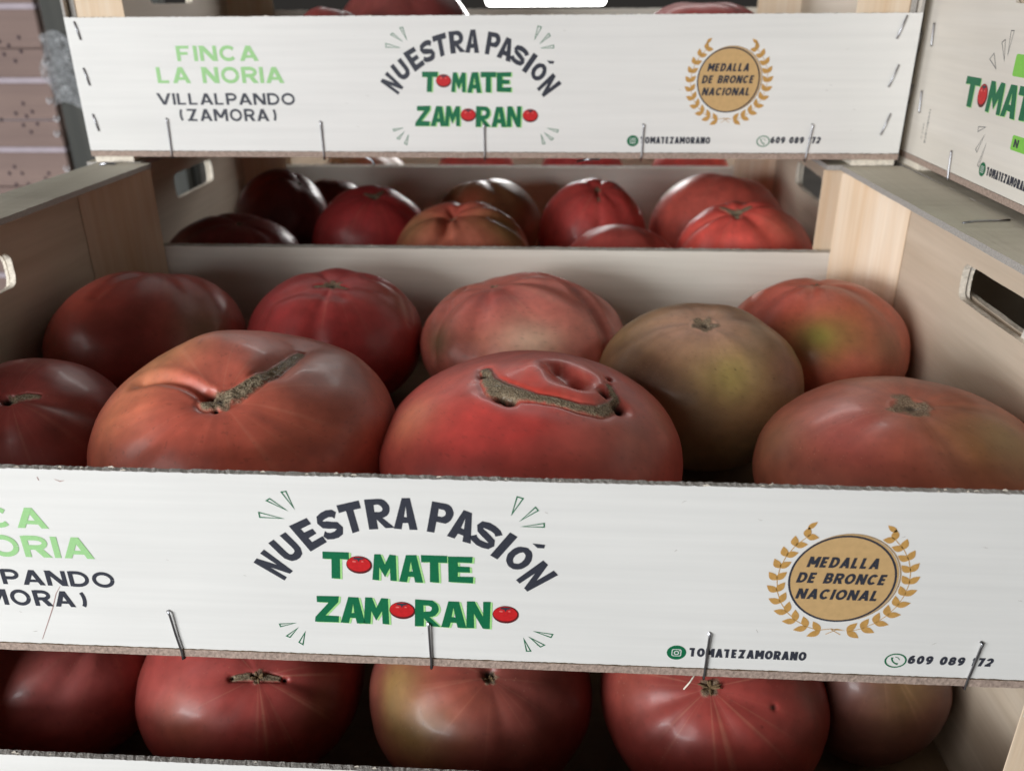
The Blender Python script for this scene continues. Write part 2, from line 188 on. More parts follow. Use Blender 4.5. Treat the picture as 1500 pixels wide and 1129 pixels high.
# board standing across x with a rounded slot (hand hole) cut right through
def slot_board(name,x0,x1,L,z0,z1,sy0,sy1,sz0,sz1,mats,parent,warp=None,jit=.35,rag=.35):
    n=64; cy=(sy0+sy1)/2;cz=(sz0+sz1)/2; r=(sz1-sz0)/2; hl=(sy1-sy0)/2-r*.75
    inner=[];outer=[]
    for i in range(n):
        a=2*math.pi*i/n; ca,sa=math.cos(a),math.sin(a)
        e=3.2; rr=(abs(ca)**e+abs(sa)**e)**(-1/e)
        yy=(1 if ca>0 else -1)*hl*min(1,abs(ca)*3)+ca*rr*r*.75; zz=sa*rr*r
        inner.append((cy+yy,cz+zz))
    corners=[(0,z0),(L,z0),(L,z1),(0,z1)]
    for i,(y,z) in enumerate(inner):
        dy,dz=y-cy,z-cz
        # direction stretched so that outer points spread along the whole board
        dy*=1.6
        t=min([(L-cy)/dy if dy>1e-6 else 1e9,(-cy)/dy if dy<-1e-6 else 1e9,(z1-cz)/dz if dz>1e-6 else 1e9,(z0-cz)/dz if dz<-1e-6 else 1e9])
        outer.append([cy+dy*t,cz+dz*t])
    for c in corners:
        k=min(range(n),key=lambda i:(outer[i][0]-c[0])**2+(outer[i][1]-c[1])**2); outer[k]=list(c)
    V=[];F=[];I=[]
    mids=3
    for X in (x0,x1):
        for (y,z) in inner:
            j=rag*(rng.rand(2)-.5); V.append((X,y+j[0],z+j[1]))
        for (y,z) in outer: V.append((X,y,z))
    o2=2*n
    for i in range(n):
        j=(i+1)%n
        F.append((i,j,n+j,n+i));I.append(0)
        F.append((o2+i,o2+n+i,o2+n+j,o2+j));I.append(0)
        F.append((i,o2+i,o2+j,j));I.append(2)
        F.append((n+i,n+j,o2+n+j,o2+n+i));I.append(1)
    if warp: V=[warp(v) for v in V]
    V=[(a*MM,b*MM,c*MM) for a,b,c in V]
    o=mesh_obj(name,V,F,mats,parent,I)
    bm=bmesh.new(); bm.from_mesh(o.data); bmesh.ops.recalc_face_normals(bm,faces=bm.faces); bm.to_mesh(o.data); bm.free()
    return o
def prism(name,poly,z0,z1,mats,parent,warp=None):
    n=len(poly);V=[(x,y,z0) for x,y in poly]+[(x,y,z1) for x,y in poly]
    F=[tuple(range(n)),tuple(range(2*n-1,n-1,-1))]+[(i,(i+1)%n,n+(i+1)%n,n+i) for i in range(n)]
    if warp: V=[warp(v) for v in V]
    o=mesh_obj(name,[(a*MM,b*MM,c*MM) for a,b,c in V],F,mats,parent)
    bm=bmesh.new(); bm.from_mesh(o.data); bmesh.ops.recalc_face_normals(bm,faces=bm.faces)
    bmesh.ops.bevel(bm,geom=[e for e in bm.edges],offset=.0004,segments=1,affect='EDGES'); bm.to_mesh(o.data); bm.free()
    return o
def tube(name,pts,r,mats,parent,sides=8,flat=1.0):
    P=[Vector(p)*MM for p in pts]; V=[];F=[]
    for i,p in enumerate(P):
        d=(P[min(i+1,len(P)-1)]-P[max(i-1,0)]).normalized()
        u=d.cross(Vector((0,1,0))); 
        if u.length<.1: u=d.cross(Vector((1,0,0)))
        u.normalize(); v=d.cross(u).normalized()
        rr=r*MM
        for k in range(sides):
            a=2*math.pi*k/sides; V.append(p+u*math.cos(a)*rr+v*math.sin(a)*rr*flat)
    for i in range(len(P)-1):
        for k in range(sides):
            k2=(k+1)%sides; F.append((i*sides+k,i*sides+k2,(i+1)*sides+k2,(i+1)*sides+k))
    F.append(tuple(range(sides))[::-1]); F.append(tuple((len(P)-1)*sides+k for k in range(sides)))
    return mesh_obj(name,V,F,mats,parent,smooth=True)

# ------------------------------------------------------------ hand lettering
def stroke(path,wd):
    P=[Vector(p) for p in path]; l=[];r=[]
    for i,p in enumerate(P):
        d=(P[min(i+1,len(P)-1)]-P[max(i-1,0)]).normalized(); n=Vector((-d.y,d.x)); ww=wd[i] if isinstance(wd,(list,tuple)) else wd
        l.append(p+n*ww/2); r.append(p-n*ww/2)
    return [tuple(q) for q in l]+[tuple(q) for q in r[::-1]]
def ell(cx,cy,rx,ry,n=28,a0=0): return [(cx+rx*math.cos(a0+2*math.pi*i/n),cy+ry*math.sin(a0+2*math.pi*i/n)) for i in range(n)]
def bowl(x0,xr,y0,y1,n=10):  # right-hand half round from (x0,y1) to (x0,y0)
    cy=(y0+y1)/2;ry=(y1-y0)/2;rx=min(xr-x0,ry*1.2)
    return [(xr-rx+rx*math.sin(math.pi*i/n),cy+ry*math.cos(math.pi*i/n)) for i in range(n+1)]
def glyph(ch):
    if ch=='T': return [([(0,1),(0,.74),(.33,.75),(.34,0),(.68,.01),(.67,.75),(1,.74),(1,1)],[])]
    if ch=='I': return [([(.1,0),(.12,1),(.9,1),(.88,0)],[])]
    if ch=='E': return [([(0,0),(0,1),(.96,1),(.96,.77),(.38,.77),(.38,.62),(.86,.62),(.86,.4),(.38,.4),(.38,.24),(1,.24),(1,0)],[])]
    if ch=='N': return [([(0,0),(.02,1),(.33,1),(.70,.44),(.69,1),(1,1),(.98,0),(.68,0),(.31,.55),(.32,0)],[])]
    if ch=='M': return [([(0,0),(.05,1),(.31,1),(.5,.62),(.69,1),(.95,1),(1,0),(.74,0),(.72,.5),(.5,.13),(.28,.5),(.26,0)],[])]
    if ch=='Z': return [([(0,0),(.0,.2),(.56,.77),(.06,.77),(.04,1),(.98,1),(.98,.8),(.44,.25),(1,.25),(1,0)],[])]
    if ch=='A': return [([(0,0),(.30,1),(.72,1),(1,0),(.67,0),(.62,.2),(.38,.2),(.32,0)],[[(.43,.4),(.57,.4),(.5,.76)]])]
    if ch in 'PR':
        outer=[(0,0),(0,1)]+bowl(.4,1. if ch=='P' else .94,.36,1)+([(.34,.36),(.34,0)] if ch=='P' else [(.58,.37),(1,0),(.64,0),(.36,.32),(.34,0)])
        hole=[(.33,.8)]+bowl(.4,.66,.56,.8,8)+[(.33,.56)]
        return [(outer,[hole])]
    if ch=='U':
        p=[(.16,1),(.16,.5),(.17,.32),(.27,.19),(.42,.13),(.58,.13),(.73,.19),(.83,.32),(.84,.5),(.84,1)]
        return [(stroke(p,[.32]*2+[.31,.29,.27,.27,.29,.31]+[.32]*2),[])]
    if ch=='S':
        p=[(.90,.74),(.80,.84),(.62,.88),(.42,.88),(.23,.82),(.17,.70),(.23,.59),(.42,.52),(.6,.47),(.78,.40),(.84,.29),(.77,.18),(.58,.12),(.36,.12),(.18,.17),(.08,.28)]
        return [(stroke(p,.26),[])]
    if ch=='O': return [(ell(.5,.5,.5,.5,30),[ell(.5,.5,.20,.27,24)])]
class Print:
    """flat ink shapes laid on a board face; layer k stands k*0.06 mm proud"""
    def __init__(s,plane='front'): s.V=[];s.F=[];s.I=[];s.m=[];s.plane=plane
    def mi(s,m):
        if m not in s.m: s.m.append(m)
        return s.m.index(m)
    def poly(s,outer,holes,mat,layer=0):
        loops=[[Vector((p[0],p[1],0)) for p in lp] for lp in [outer]+holes]
        tri=tessellate_polygon(loops); flat=[p for lp in loops for p in lp]; b=len(s.V); k=s.mi(mat)
        d=.10+.06*layer
        for p in flat: s.V.append((p.x,d,p.y))
        for t in tri:
            a,bb,c=[flat[i] for i in t]
            if (bb-a).cross(c-a).z<0: t=(t[0],t[2],t[1])
            s.F.append(tuple(b+i for i in t)); s.I.append(k)
    def quadglyph(s,ch,q,mat,layer=0,jit=.012,dx=0,dy=0):
        TL,TR,BR,BL=q; R=random.Random(ord(ch)*977+int(round(TL[0]*10)))
        def mp(p):
            if ch=='S': p=(.5+(p[0]-.5)*1.12,.5+(p[1]-.5)*1.10)
            u=p[0]+R.uniform(-jit,jit);v=p[1]+R.uniform(-jit,jit)
            return ((BL[0]*(1-u)+BR[0]*u)*(1-v)+(TL[0]*(1-u)+TR[0]*u)*v+dx,(BL[1]*(1-u)+BR[1]*u)*(1-v)+(TL[1]*(1-u)+TR[1]*u)*v+dy)
        for o,h in glyph(ch): s.poly([mp(p) for p in o],[[mp(p) for p in hh] for hh in h],mat,layer)
    def text(s,txt,box,mat,layer=0,bold=0.,shear=0.,space=1.):
        cu=bpy.data.curves.new('t','FONT'); cu.body=txt; cu.size=1; cu.offset=bold; cu.resolution_u=4; cu.space_character=space
        ob=bpy.data.objects.new('t',cu); COL.objects.link(ob)
        dg=bpy.context.evaluated_depsgraph_get(); me=bpy.data.meshes.new_from_object(ob.evaluated_get(dg))
        v=np.array([[q.co.x,q.co.y] for q in me.vertices]); v[:,0]+=shear*v[:,1]
        lo=v.min(0);hi=v.max(0); x0,x1,y0,y1=box
        v[:,0]=x0+(v[:,0]-lo[0])/(hi[0]-lo[0])*(x1-x0); v[:,1]=y0+(v[:,1]-lo[1])/(hi[1]-lo[1])*(y1-y0)
        b=len(s.V);k=s.mi(mat);d=.10+.06*layer
        for p in v: s.V.append((p[0],d,p[1]))
        for f in me.polygons:
            vs=list(f.vertices); a=v[vs[0]];area2=0
            for i in range(1,len(vs)-1): area2+=np.cross(v[vs[i]]-a,v[vs[i+1]]-a)
            if area2<0: vs=vs[::-1]
            s.F.append(tuple(b+i for i in vs)); s.I.append(k)
        bpy.data.objects.remove(ob); bpy.data.meshes.remove(me); bpy.data.curves.remove(cu)
    def letters(s,txt,box,mat,wt=.2,layer=0,shear=0.,gap=.14,vw=None):
        # drawn letters; wt = stroke weight and gap = letter gap, both relative to the letter height
        x0,x1,y0,y1=box; H=y1-y0; vw=vw or wt; HW=wt*H; VW=vw*H
        if shear: x1-=shear*H
        ws=[LW.get(c,.8) for c in txt]; n=len(txt)
        fixed=(n-1)*gap*H+sum(VW for c in txt)      # every glyph is at least one stem wide
        k=(x1-x0-fixed)/sum(ws)
        cx=x0; cnt=0
        for c,wd in zip(txt,ws):
            gw=wd*k
            for st in LG.get(c,[]):
                P=[(cx+VW/2+p[0]*gw, y0+HW/2+p[1]*(H-HW)) for p in st]
                if len(P)==2:
                    (ax,ay),(bx,by)=P
                    if abs(ax-bx)<1e-6:
                        if ay>by: ay,by=by,ay
                        q=[(ax-VW/2,ay-HW/2),(ax+VW/2,ay-HW/2),(ax+VW/2,by+HW/2),(ax-VW/2,by+HW/2)]
                    elif abs(ay-by)<1e-6: q=[(ax-VW/2*(st[0][0]<=.01),ay-HW/2),(bx+VW/2*0,by-HW/2),(bx,by+HW/2),(ax-VW/2*(st[0][0]<=.01),ay+HW/2)]
                    else:
                        if ay>by: ax,ay,bx,by=bx,by,ax,ay
                        sl=(bx-ax)/(by-ay); ay-=HW/2*(st[0][1]in(0,1)); ex=HW/2
                        ay=ay; by2=by+(HW/2 if max(st[0][1],st[1][1])>=.99 else 0)
                        ln=math.hypot(1,sl); hw=VW/2*min(ln,1.5)
                        q=[(ax-hw,ay),(ax+hw,ay),(bx+hw,by2),(bx-hw,by2)]
                else:
                    q=stroke(P,(HW+VW)/2)
                q=[(a+shear*(b-y0),b) for a,b in q]
                s.poly(q,[],mat,layer+.06*(cnt%9)); cnt+=1
            cx+=gw+VW+gap*H
    def mesh(s,name):
        V=[(x*MM,-d*MM,z*MM) for x,d,z in s.V]
        me=bpy.data.meshes.new(name); me.from_pydata(V,[],s.F)
        for m in s.m: me.materials.append(m)
        me.polygons.foreach_set('material_index',s.I); me.update(); return me
def ring_outline(pr,tri,mat,wd=.42,layer=0):
    c=Vector((sum(p[0] for p in tri)/3,sum(p[1] for p in tri)/3)); P=[Vector(p) for p in tri]
    # inset triangle by wd
    def inset(P,d):
        out=[]
        n=len(P); area2=sum(P[i].x*P[(i+1)%n].y-P[(i+1)%n].x*P[i].y for i in range(n)); sg=1 if area2>0 else -1
        for i in range(n):
            a,b,c2=P[i-1],P[i],P[(i+1)%n]; e1=(b-a).normalized();e2=(c2-b).normalized()
            n1=Vector((-e1.y,e1.x))*sg;n2=Vector((-e2.y,e2.x))*sg
            bis=(n1+n2); bis=bis/max(bis.length,1e-6); cs=max(bis.dot(n1),.25); out.append(b+bis*d/cs)
        return out
    inn=inset(P,wd*.8); outp=inset(P,-wd*.25)
    for i in range(3):
        j=(i+1)%3
        pr.poly([tuple(outp[i]),tuple(outp[j]),tuple(inn[j]),tuple(inn[i])],[],mat,layer)
def tomato_icon(pr,cx,cy,rx,ry,layer=1):
    pr.poly(ell(cx,cy,rx,ry,28),[],M['dred'],layer)
    pr.poly(ell(cx-.02*rx,cy+.10*ry,rx*.93,ry*.84,28),[],M['red'],layer+1)
    pr.poly([(cx-.45*rx,cy+.68*ry),(cx-.1*rx,cy+.62*ry),(cx,cy+.36*ry),(cx+.12*rx,cy+.62*ry),(cx+.5*rx,cy+.7*ry),(cx+.3*rx,cy+.86*ry),(cx-.3*rx,cy+.86*ry)],[],M['ink'],layer+2)
    pr.poly(ell(cx-.34*rx,cy+.40*ry,.16*rx,.09*ry,12),[],M['pred'],layer+2)
    pr.poly(ell(cx+.30*rx,cy+.42*ry,.10*rx,.07*ry,12),[],M['pred'],layer+2)

def arc(cx,cy,rx,ry,a0,a1,n=16): return [(cx+rx*math.cos(math.radians(a0+(a1-a0)*i/n)),cy+ry*math.sin(math.radians(a0+(a1-a0)*i/n))) for i in range(n+1)]
V0=[(0,0),(0,1)];V1=[(1,0),(1,1)]
def hb(v,a=0,b=1): return [(a,v),(b,v)]
def lobe(v0,v1,xs=.55,xe=1.): return [(0,v1),(xs*.5,v1)]+arc(xs,(v0+v1)/2,xe-xs,(v1-v0)/2,90,-90,12)+[(xs*.5,v0),(0,v0)]
LG={'F':[V0,hb(1),hb(.5,0,.85)],'I':[[(.5,0),(.5,1)]],'N':[V0,V1,[(0,1),(1,0)]],'C':[arc(.5,.5,.5,.5,42,318,22)],'A':[[(0,0),(.5,1)],[(1,0),(.5,1)],hb(.24,.2,.8)],
'L':[V0,hb(0)],'O':[arc(.5,.5,.5,.5,0,360,30)],'R':[V0,lobe(.46,1),[(1,0),(.55,.46)]],'V':[[(.5,0),(0,1)],[(.5,0),(1,1)]],'P':[V0,lobe(.42,1)],'D':[V0,lobe(0,1,.4)],
'(':[arc(1.1,.5,1.1,.7,130,230,10)],')':[arc(-.1,.5,1.1,.7,-50,50,10)],'Z':[hb(1),hb(0),[(0.08,0),(.92,1)]],'M':[V0,V1,[(.5,.2),(0.02,1)],[(.5,.2),(.98,1)]],'E':[V0,hb(1),hb(.5,0,.9),hb(0)],
'B':[V0,lobe(.5,1,.5,.92),lobe(0,.5)],'S':[[(.95,.8)]+arc(.5,.76,.45,.24,30,230,10)+arc(.5,.25,.48,.25,60,-160,12)],'T':[[(.5,0),(.5,1)],hb(1)],
'6':[arc(.5,.29,.5,.29,0,360,20),[(.0,.32),(.02,.6),(.2,.88),(.5,1),(.9,.95)]],'0':[arc(.5,.5,.5,.5,0,360,26)],'9':[arc(.5,.71,.5,.29,0,360,20),[(1,.68),(.98,.4),(.8,.12),(.5,0),(.1,.05)]],
'8':[arc(.5,.75,.44,.25,0,360,18),arc(.5,.26,.5,.26,0,360,18)],'1':[[(.6,0),(.6,1)],[(.1,.75),(.6,1)]],'7':[hb(1),[(.3,0),(.95,1)]],'2':[arc(.5,.7,.5,.3,170,-35,12)+[(.05,0.02)],hb(0)]}
LW={'I':.0,'M':1.05,'O':.92,'N':.8,'A':.86,'V':.95,'L':.6,'F':.66,'E':.62,'C':.85,'D':.8,'P':.7,'R':.74,'Z':.76,'B':.7,'(':.3,')':.3,' ':.25,'S':.7,'T':.7,'1':.35,'7':.6}
P1=Print()
P1.letters('FINCA',(65.7,115.6,52.8,61.4),M['palegreen'],wt=.19,vw=.27,gap=.17)
P1.letters('LA NORIA',(51.3,129.8,40.2,49.4),M['palegreen'],wt=.18,vw=.26,gap=.15)
farm=P1.mesh('farm_name_print')
P1=Print()
P1.letters('VILLALPANDO',(49.,135.4,27.6,34.4),M['ink'],wt=.17,vw=.25,gap=.15)
P1.letters('(ZAMORA)',(61.5,122.8,18.0,25.2),M['ink'],wt=.17,vw=.24,gap=.16)
town=P1.mesh('town_name_print')
P2=Print()
for ch,q in ARC: P2.quadglyph(ch,q,M['ink'])
P2.poly(ACC,[],M['ink'])
for ch,q in WORDS:
    P2.quadglyph(ch,q,M['lime'],0,dx=.75,dy=-.25,jit=0.012); P2.quadglyph(ch,q,M['green'],1)
for ic in ICONS: tomato_icon(P2,*ic,layer=2)
for r in RAYS: ring_outline(P2,r,M['green'])
logo=P2.mesh('logo_print')
P3=Print()
cx,cy,r=395.2,41.6,18.2
P3.poly(ell(cx+1.1,cy+.4,r+.3,r+.3,48),[ell(cx+1.0,cy+.4,r-.1,r-.1,48)],M['goldline'])
P3.poly(ell(cx+.5,cy+.3,r+.15,r+.1,48),[],M['gold'],0.5)
P3.poly(ell(cx,cy,r,r,48),[ell(cx,cy,r-.75,r-.75,48)],M['ink'],1.5)
P3.poly(ell(cx,cy,r-.7,r-.7,48),[],M['gold'],1.2)
P3.letters('MEDALLA',(382.4,407.2,46.5,50.9),M['ink'],wt=.22,vw=.24,layer=3,gap=.11,shear=.2)
P3.letters('DE BRONCE',(379.7,410.6,39.9,44.3),M['ink'],wt=.22,vw=.24,layer=3,gap=.11,shear=.2)
P3.letters('NACIONAL',(380.3,409.2,33.1,37.5),M['ink'],wt=.22,vw=.24,layer=3,gap=.11,shear=.2)
def leaf(pr,x,y,ang,L,W):
    pts=[]
    for i in range(11):
        t=i/10; pts.append((t*L,W*math.sin(math.pi*t**.8)))
    for i in range(9,0,-1):
        t=i/10; pts.append((t*L,-W*.75*math.sin(math.pi*t**.8)))
    ca,sa=math.cos(ang),math.sin(ang)
    pr.poly([(x+a*ca-b*sa,y+a*sa+b*ca) for a,b in pts],[],M['goldleaf'])
for sd in (-1,1):
    stem=[]
    cyw,rw=41.3,22.3
    for i in range(11):
        th=math.radians(-78+ i*(127/10.)); x=395.6+sd*rw*math.cos(th)*1.0; y=cyw+rw*math.sin(th)*1.02
        tang=math.atan2(math.cos(th),-math.sin(th)*sd)
        stem.append((x,y))
        for side in (-1,1):
            leaf(P3,x,y,tang+side*math.radians(42),5.2-.1*i,1.5)
    x,y=stem[-1]; leaf(P3,x,y+3.2,tang+.1,4.2,1.1)
    P3.poly(stroke([(395.6+sd*2.6,17.7),(395.6-sd*1.,19.9),(395.6+sd*1.,20.2)]+[(395.6+sd*4.2,19.6)]+stem,.28),[],M['goldleaf'],-.3)
medal=P3.mesh('medal_print')
P4=Print()
P4.poly(ell(341.3,6.9,3.5,3.3,32),[],M['green'])
def rrect(cx,cy,w,h,r,n=4):
    o=[]
    for sx,sy,a0 in((1,1,0),(-1,1,90),(-1,-1,180),(1,-1,270)):
        for i in range(n+1):
            a=math.radians(a0+90*i/n); o.append((cx+sx*(w/2-r)+r*math.cos(a),cy+sy*(h/2-r)+r*math.sin(a)))
    return o
P4.poly(rrect(341.3,6.9,3.5,3.3,.7),[rrect(341.3,6.9,2.9,2.7,.5)],M['white'],1)
P4.poly(ell(341.3,6.8,.95,.95,20),[ell(341.3,6.8,.6,.6,20)],M['white'],1)
P4.poly(ell(342.35,7.9,.22,.22,8),[],M['white'],1)
P4.letters('TOMATEZAMORANO',(345.9,387.8,5.3,9.3),M['ink'],wt=.24,vw=.26,gap=.08)
handle_=P4.mesh('account_name_print')
P4=Print()
P4.poly(ell(419.3,6.9,3.9,3.3,32),[ell(419.3,6.9,3.3,2.75,32)],M['green'])
P4.poly(stroke([(417.9,8.3),(417.9,7.4),(418.4,6.4),(419.3,5.6),(420.3,5.3)],[.9,.55,.5,.55,.9]),[],M['green'])
P4.poly(stroke([(418.9,8.6),(420.0,8.2),(420.7,7.2)],.25),[],M['green'])
P4.letters('609 089 172',(423.4,453.4,5.7,9.5),M['ink'],wt=.25,vw=.30,gap=.10,shear=.08)
phone_=P4.mesh('phone_number_print')

# ------------------------------------------------------------ crates
W,DP,HP,PITCH,SH=500.,290.8,77.3,137.8,127.3
def staple_front(parent,x,z,lean,steel,name='staple'):
    # crown on the outer face, upper leg driven into the panel, lower end folded under the floor
    tube(name,[(x-.2+lean*1.1,.4,z+.2),(x-.6+lean,-.5,z+.6),(x+lean,-1.1,z),(x+lean*.85,-1.0,z-1.4),(x+lean*.5,-.8,z*.4),(x+.1,-.75,-1.5),(x,-.75,-4.6),(x+.1,0.2,-5.),(x+.2,3.,-4.3)],.48,[steel],parent,8,.8)
def make_crate(x,y,z,label,group,splay=0.,printed=True,rz=0.,end_print=None,seed=0,side_staples=True,simple=False,pale_top=False):
    global rng
    rng=np.random.RandomState(100+seed)
    t=empty('tomato_crate',(x*MM,y*MM,z*MM),label,'crate',group,rz)
    def wp(v):
        X,Y,Z=v; return (250+(X-250)*(1+splay*(1-Y/DP)),Y,Z)
    sp=250*splay
    fp=board('front_panel',-sp,W+sp,0,2.6,0,HP,[M['face'],M['tedge'] if pale_top else M['edge']],t,'x',n=420,jit=.22)
    if printed:
        for nm,me in(('farm_name_print',farm),('town_name_print',town),('logo_print',logo),('medal_print',medal),('account_name_print',handle_),('phone_number_print',phone_)):
            mesh_obj(nm,None,None,None,fp,mesh=me)
    board('back_panel',0,W,DP-4,DP,0,HP,[M['inner'],M['tedge']],t,'x',n=150,jit=.2)
    board('floor',-sp,W+sp,-.3,DP,-3.6,-.3,[M['floor'],M['bedge']],t,'x',n=200,jit=.18)
    # floor's front edge is brown: recolour the narrow front face
    fl=t.children[-1] if t.children else None
    sy0,sy1,sz0,sz1=106,181,84,102.5
    for s in (0,1):
        xa,xb=(6,2.8) if s==0 else (494,497.2)
        slot_board('side_panel',min(xa,xb),max(xa,xb),DP-4.3,0,SH-.3,sy0-4,sy1-4,sz0,sz1,[M['facey'],M['edge'],M['white_edge']],t,lambda v:wp((v[0],v[1]+4.2,v[2])))
        xa,xb=(.0,1.6) if s==0 else (498.4,500)
        slot_board('side_panel',min(xa,xb)+0.,max(xa,xb),DP-.2,0,SH-.3,sy0-1,sy1+1,sz0-1.5,sz1-1.,[M['endface'],M['edge'],M['white_edge']],t,lambda v:wp((v[0],v[1]+.1,v[2])))
        # rim strip lying on the side's top, reaching inwards
        r0,r1=(-.5,35) if s==0 else (465,500.5)
        n=60
        board('rim_strip',r0,r1,4.5 if splay else 1,DP-.5,SH,SH+3,[M['rim'],M['edge']],t,'y',n=n,jit=.12,warp=wp)
        o=t.children[-1] if t.children else None
    # make broad faces of rims / floor use the face material
    for s in (0,1):
        for yb in (0,1):
            if s==0: px=[(6.3,4.3),(36,4.3),(6.3,40)] if yb==0 else [(6.3,DP-4.3),(6.3,DP-40),(36,DP-4.3)]
            else: px=[(493.7,4.3),(493.7,40),(464,4.3)] if yb==0 else [(493.7,DP-4.3),(464,DP-4.3),(493.7,DP-40)]
            prism('corner_post',px,0,SH-.4,[M['post']],t,wp)
            fx=(1,26) if s==0 else (474,499); fy=(2,34) if yb==0 else (DP-34,DP-2)
            board('foot_block',fx[0],fx[1],fy[0],fy[1],-7.4,-3.9,[M['white_edge'],M['white_edge']],t,'x',n=8,jit=.3,warp=wp)
    if simple: return t
    for i,xs in enumerate((52.5,155.4 if seed==1 else 150.,250.9,352. if seed==1 else 347.,445.5)):
        st=M['steel']
        zz=(19,17.5,16.2,16.2,16.4)[i]; lean=(.8,-1.6 if seed==1 else 0,0,.4,1.8)[i]
        staple_front(t,xs,zz,lean,st)
    if side_staples:
        for zz in (70,44,17):
            tube('staple',[(6.,.5,zz+5),(6.2,-.6,zz+5),(7.2,-.9,zz),(8.,-.6,zz-5),(8.1,.5,zz-5)],.45,[M['steel']],t)
            tube('staple',[(491.5,.5,zz+6),(491.2,-.6,zz+6),(489.3,-.9,zz),(487.6,-.6,zz-6),(487.4,.5,zz-6)],.45,[M['steel']],t)
    return t
# material fix for boards lying flat: their broad faces are the ones above/below
def lay_flat(o):
    for p in o.data.polygons: p.material_index=0 if abs(p.normal.z)>.7 else 1
crateB=make_crate(0,0,-PITCH,'lowest crate, mostly hidden, its front panel only just visible along the bottom edge','stacked tomato crates',splay=.035,seed=0)
crateA=make_crate(0,0,0,'white printed crate in front, second from the bottom, with the biggest tomatoes','stacked tomato crates',splay=.045,seed=1)
crateE2=make_crate(503.5,19,0,'crate under the one with the green tags, right of the front crate','stacked tomato crates',printed=False,seed=5,simple=True)
crateC=make_crate(-8,DP+.6,0,'rear crate between the front crate and the printed crate on top of it','stacked tomato crates',printed=True,seed=2,pale_top=True)
crateD=make_crate(-3.2,DP,PITCH,'printed crate on top of the rear stack, showing the whole front panel','stacked tomato crates',seed=3,rz=-.0021)
crateE=make_crate(503.5,19,PITCH,'crate at the upper right seen from its end, printed with green tags','stacked tomato crates',printed=False,seed=4,simple=True)
crateB2=make_crate(-4,DP+.8,-PITCH,'unseen crate added under the rear lower crate to stop light leaking through','stacked tomato crates',printed=False,seed=6,simple=True)  # unseen crate, added behind the lowest one against stray light
crateF=make_crate(-6,2*DP+4,0,'hindmost crate, glimpsed through the slit above the rear crate back panel','stacked tomato crates',printed=False,seed=8,simple=True)
for c in (crateA,crateB,crateC,crateD,crateE,crateE2,crateB2,crateF):
    for o in c.children:
        if o.name.startswith(('floor','rim_strip')): lay_flat(o)
# print on the end of the crate at the upper right (plane x = const, read along -y)
PE=Print()
def yz(y,z): return (310-y,z-PITCH)   # u runs towards the viewer
ZE=PITCH
def qz(y0,y1,z0,z1,sl=0): 
    return [yz(y0,z1),yz(y1,z1+sl),yz(y1,z0+sl),yz(y0,z0)]
for ch,y0,y1 in (('T',233,216.5),('M',206,190),('A',189.5,175.5),('T',176.5,161.5),('E',160.5,147)):
    PE.quadglyph(ch,qz(y0,y1,171.8,186.2),M['lime'],0,dx=.6,dy=-.3); PE.quadglyph(ch,qz(y0,y1,171.8,186.2),M['green'],1)
u,v=yz(211.5,178.6); tomato_icon(PE,u,v,5.2,5.6,2)
PE.poly(rrect(*yz(160,194.6),53,9.6,1.2),[],M['tag']); PE.poly(rrect(*yz(150,162),46,6.6,1.),[],M['tag'])
PE.quadglyph('N',qz(170.6,166.2,160.2,163.8),M['ink'],1)
for tri in ([(212.5,195.5),(209,198.5),(203.5,191.5)],[(203.5,203.5),(200.5,205),(197.,195.5)],[(196.8,209),(193.6,209.),(195,198)],
            [(209,164.2),(208.5,161.6),(201,165)],[(207,153.5),(205,152),(200.5,161.5)],[(201.5,146.5),(199.5,146.),(197,158)]):
    ring_outline(PE,[yz(*p) for p in tri],M['ink'],.35)
c0=yz(195.3,145.6); PE.poly(ell(c0[0],c0[1],3.4,3.4,28),[],M['green']); 
PE.poly(rrect(c0[0],c0[1],3.4,3.2,.7),[rrect(c0[0],c0[1],2.8,2.6,.5)],M['white'],1); PE.poly(ell(c0[0],c0[1],.9,.9,16),[ell(c0[0],c0[1],.55,.55,16)],M['white'],1)
end_word=PE.mesh('tomato_word_print')
PE=Print()
a=yz(190.5,143.6); PE.letters('TOMATEZAMORANO',(a[0],a[0]+43,a[1],a[1]+4.1),M['ink'],wt=.25,vw=.31,gap=.07)
end_acc=PE.mesh('account_name_print')
PE=Print()
# two small illegible stamped lines running upwards
R=random.Random(3)
for (yb,w0,z0,z1) in ((271.5,2.2,147,165.5),(277,1.6,149,157)):
    z=z0
    while z<z1:
        h=R.uniform(.5,1.3); a=yz(yb+w0/2*R.uniform(.5,1),z); b=yz(yb-w0/2*R.uniform(.5,1),z+R.uniform(-.8,.8))
        PE.poly(stroke([a,b],R.uniform(.25,.45)),[],M['ink']); z+=h
end_st=PE.mesh('stamp_print')
sp_=[o for o in crateE.children if o.name.startswith('side_panel')][1]
for nm,me in (('tomato_word_print',end_word),('account_name_print',end_acc),('stamp_print',end_st)):
    eo=mesh_obj(nm,None,None,None,sp_,mesh=me)
    eo.matrix_local=Matrix.Translation((0,.291,0)) @ Matrix.Rotation(-math.pi/2,4,'Z')
for (yy,z0,z1) in ((232,-4,11),(136,-4,11)):
    tube('staple',[(-.9,yy-19,z1),(-1.1,yy-19.3,z1-1),(-.9,yy-21,z0+1),(-.8,yy-21.4,z0)],.5,[M['steel']],crateE)
for zz in (66,30): tube('staple',[(-.8,268,zz+6),(-1,267.6,zz+5),(-1,266,zz-5),(-.8,265.8,zz-6)],.5,[M['steel']],crateE)
for zz in (62,33): tube('staple',[(-.9,283,zz+5),(-1.2,284,zz),(-.9,285,zz-6)],.6,[M['steel']],crateE)
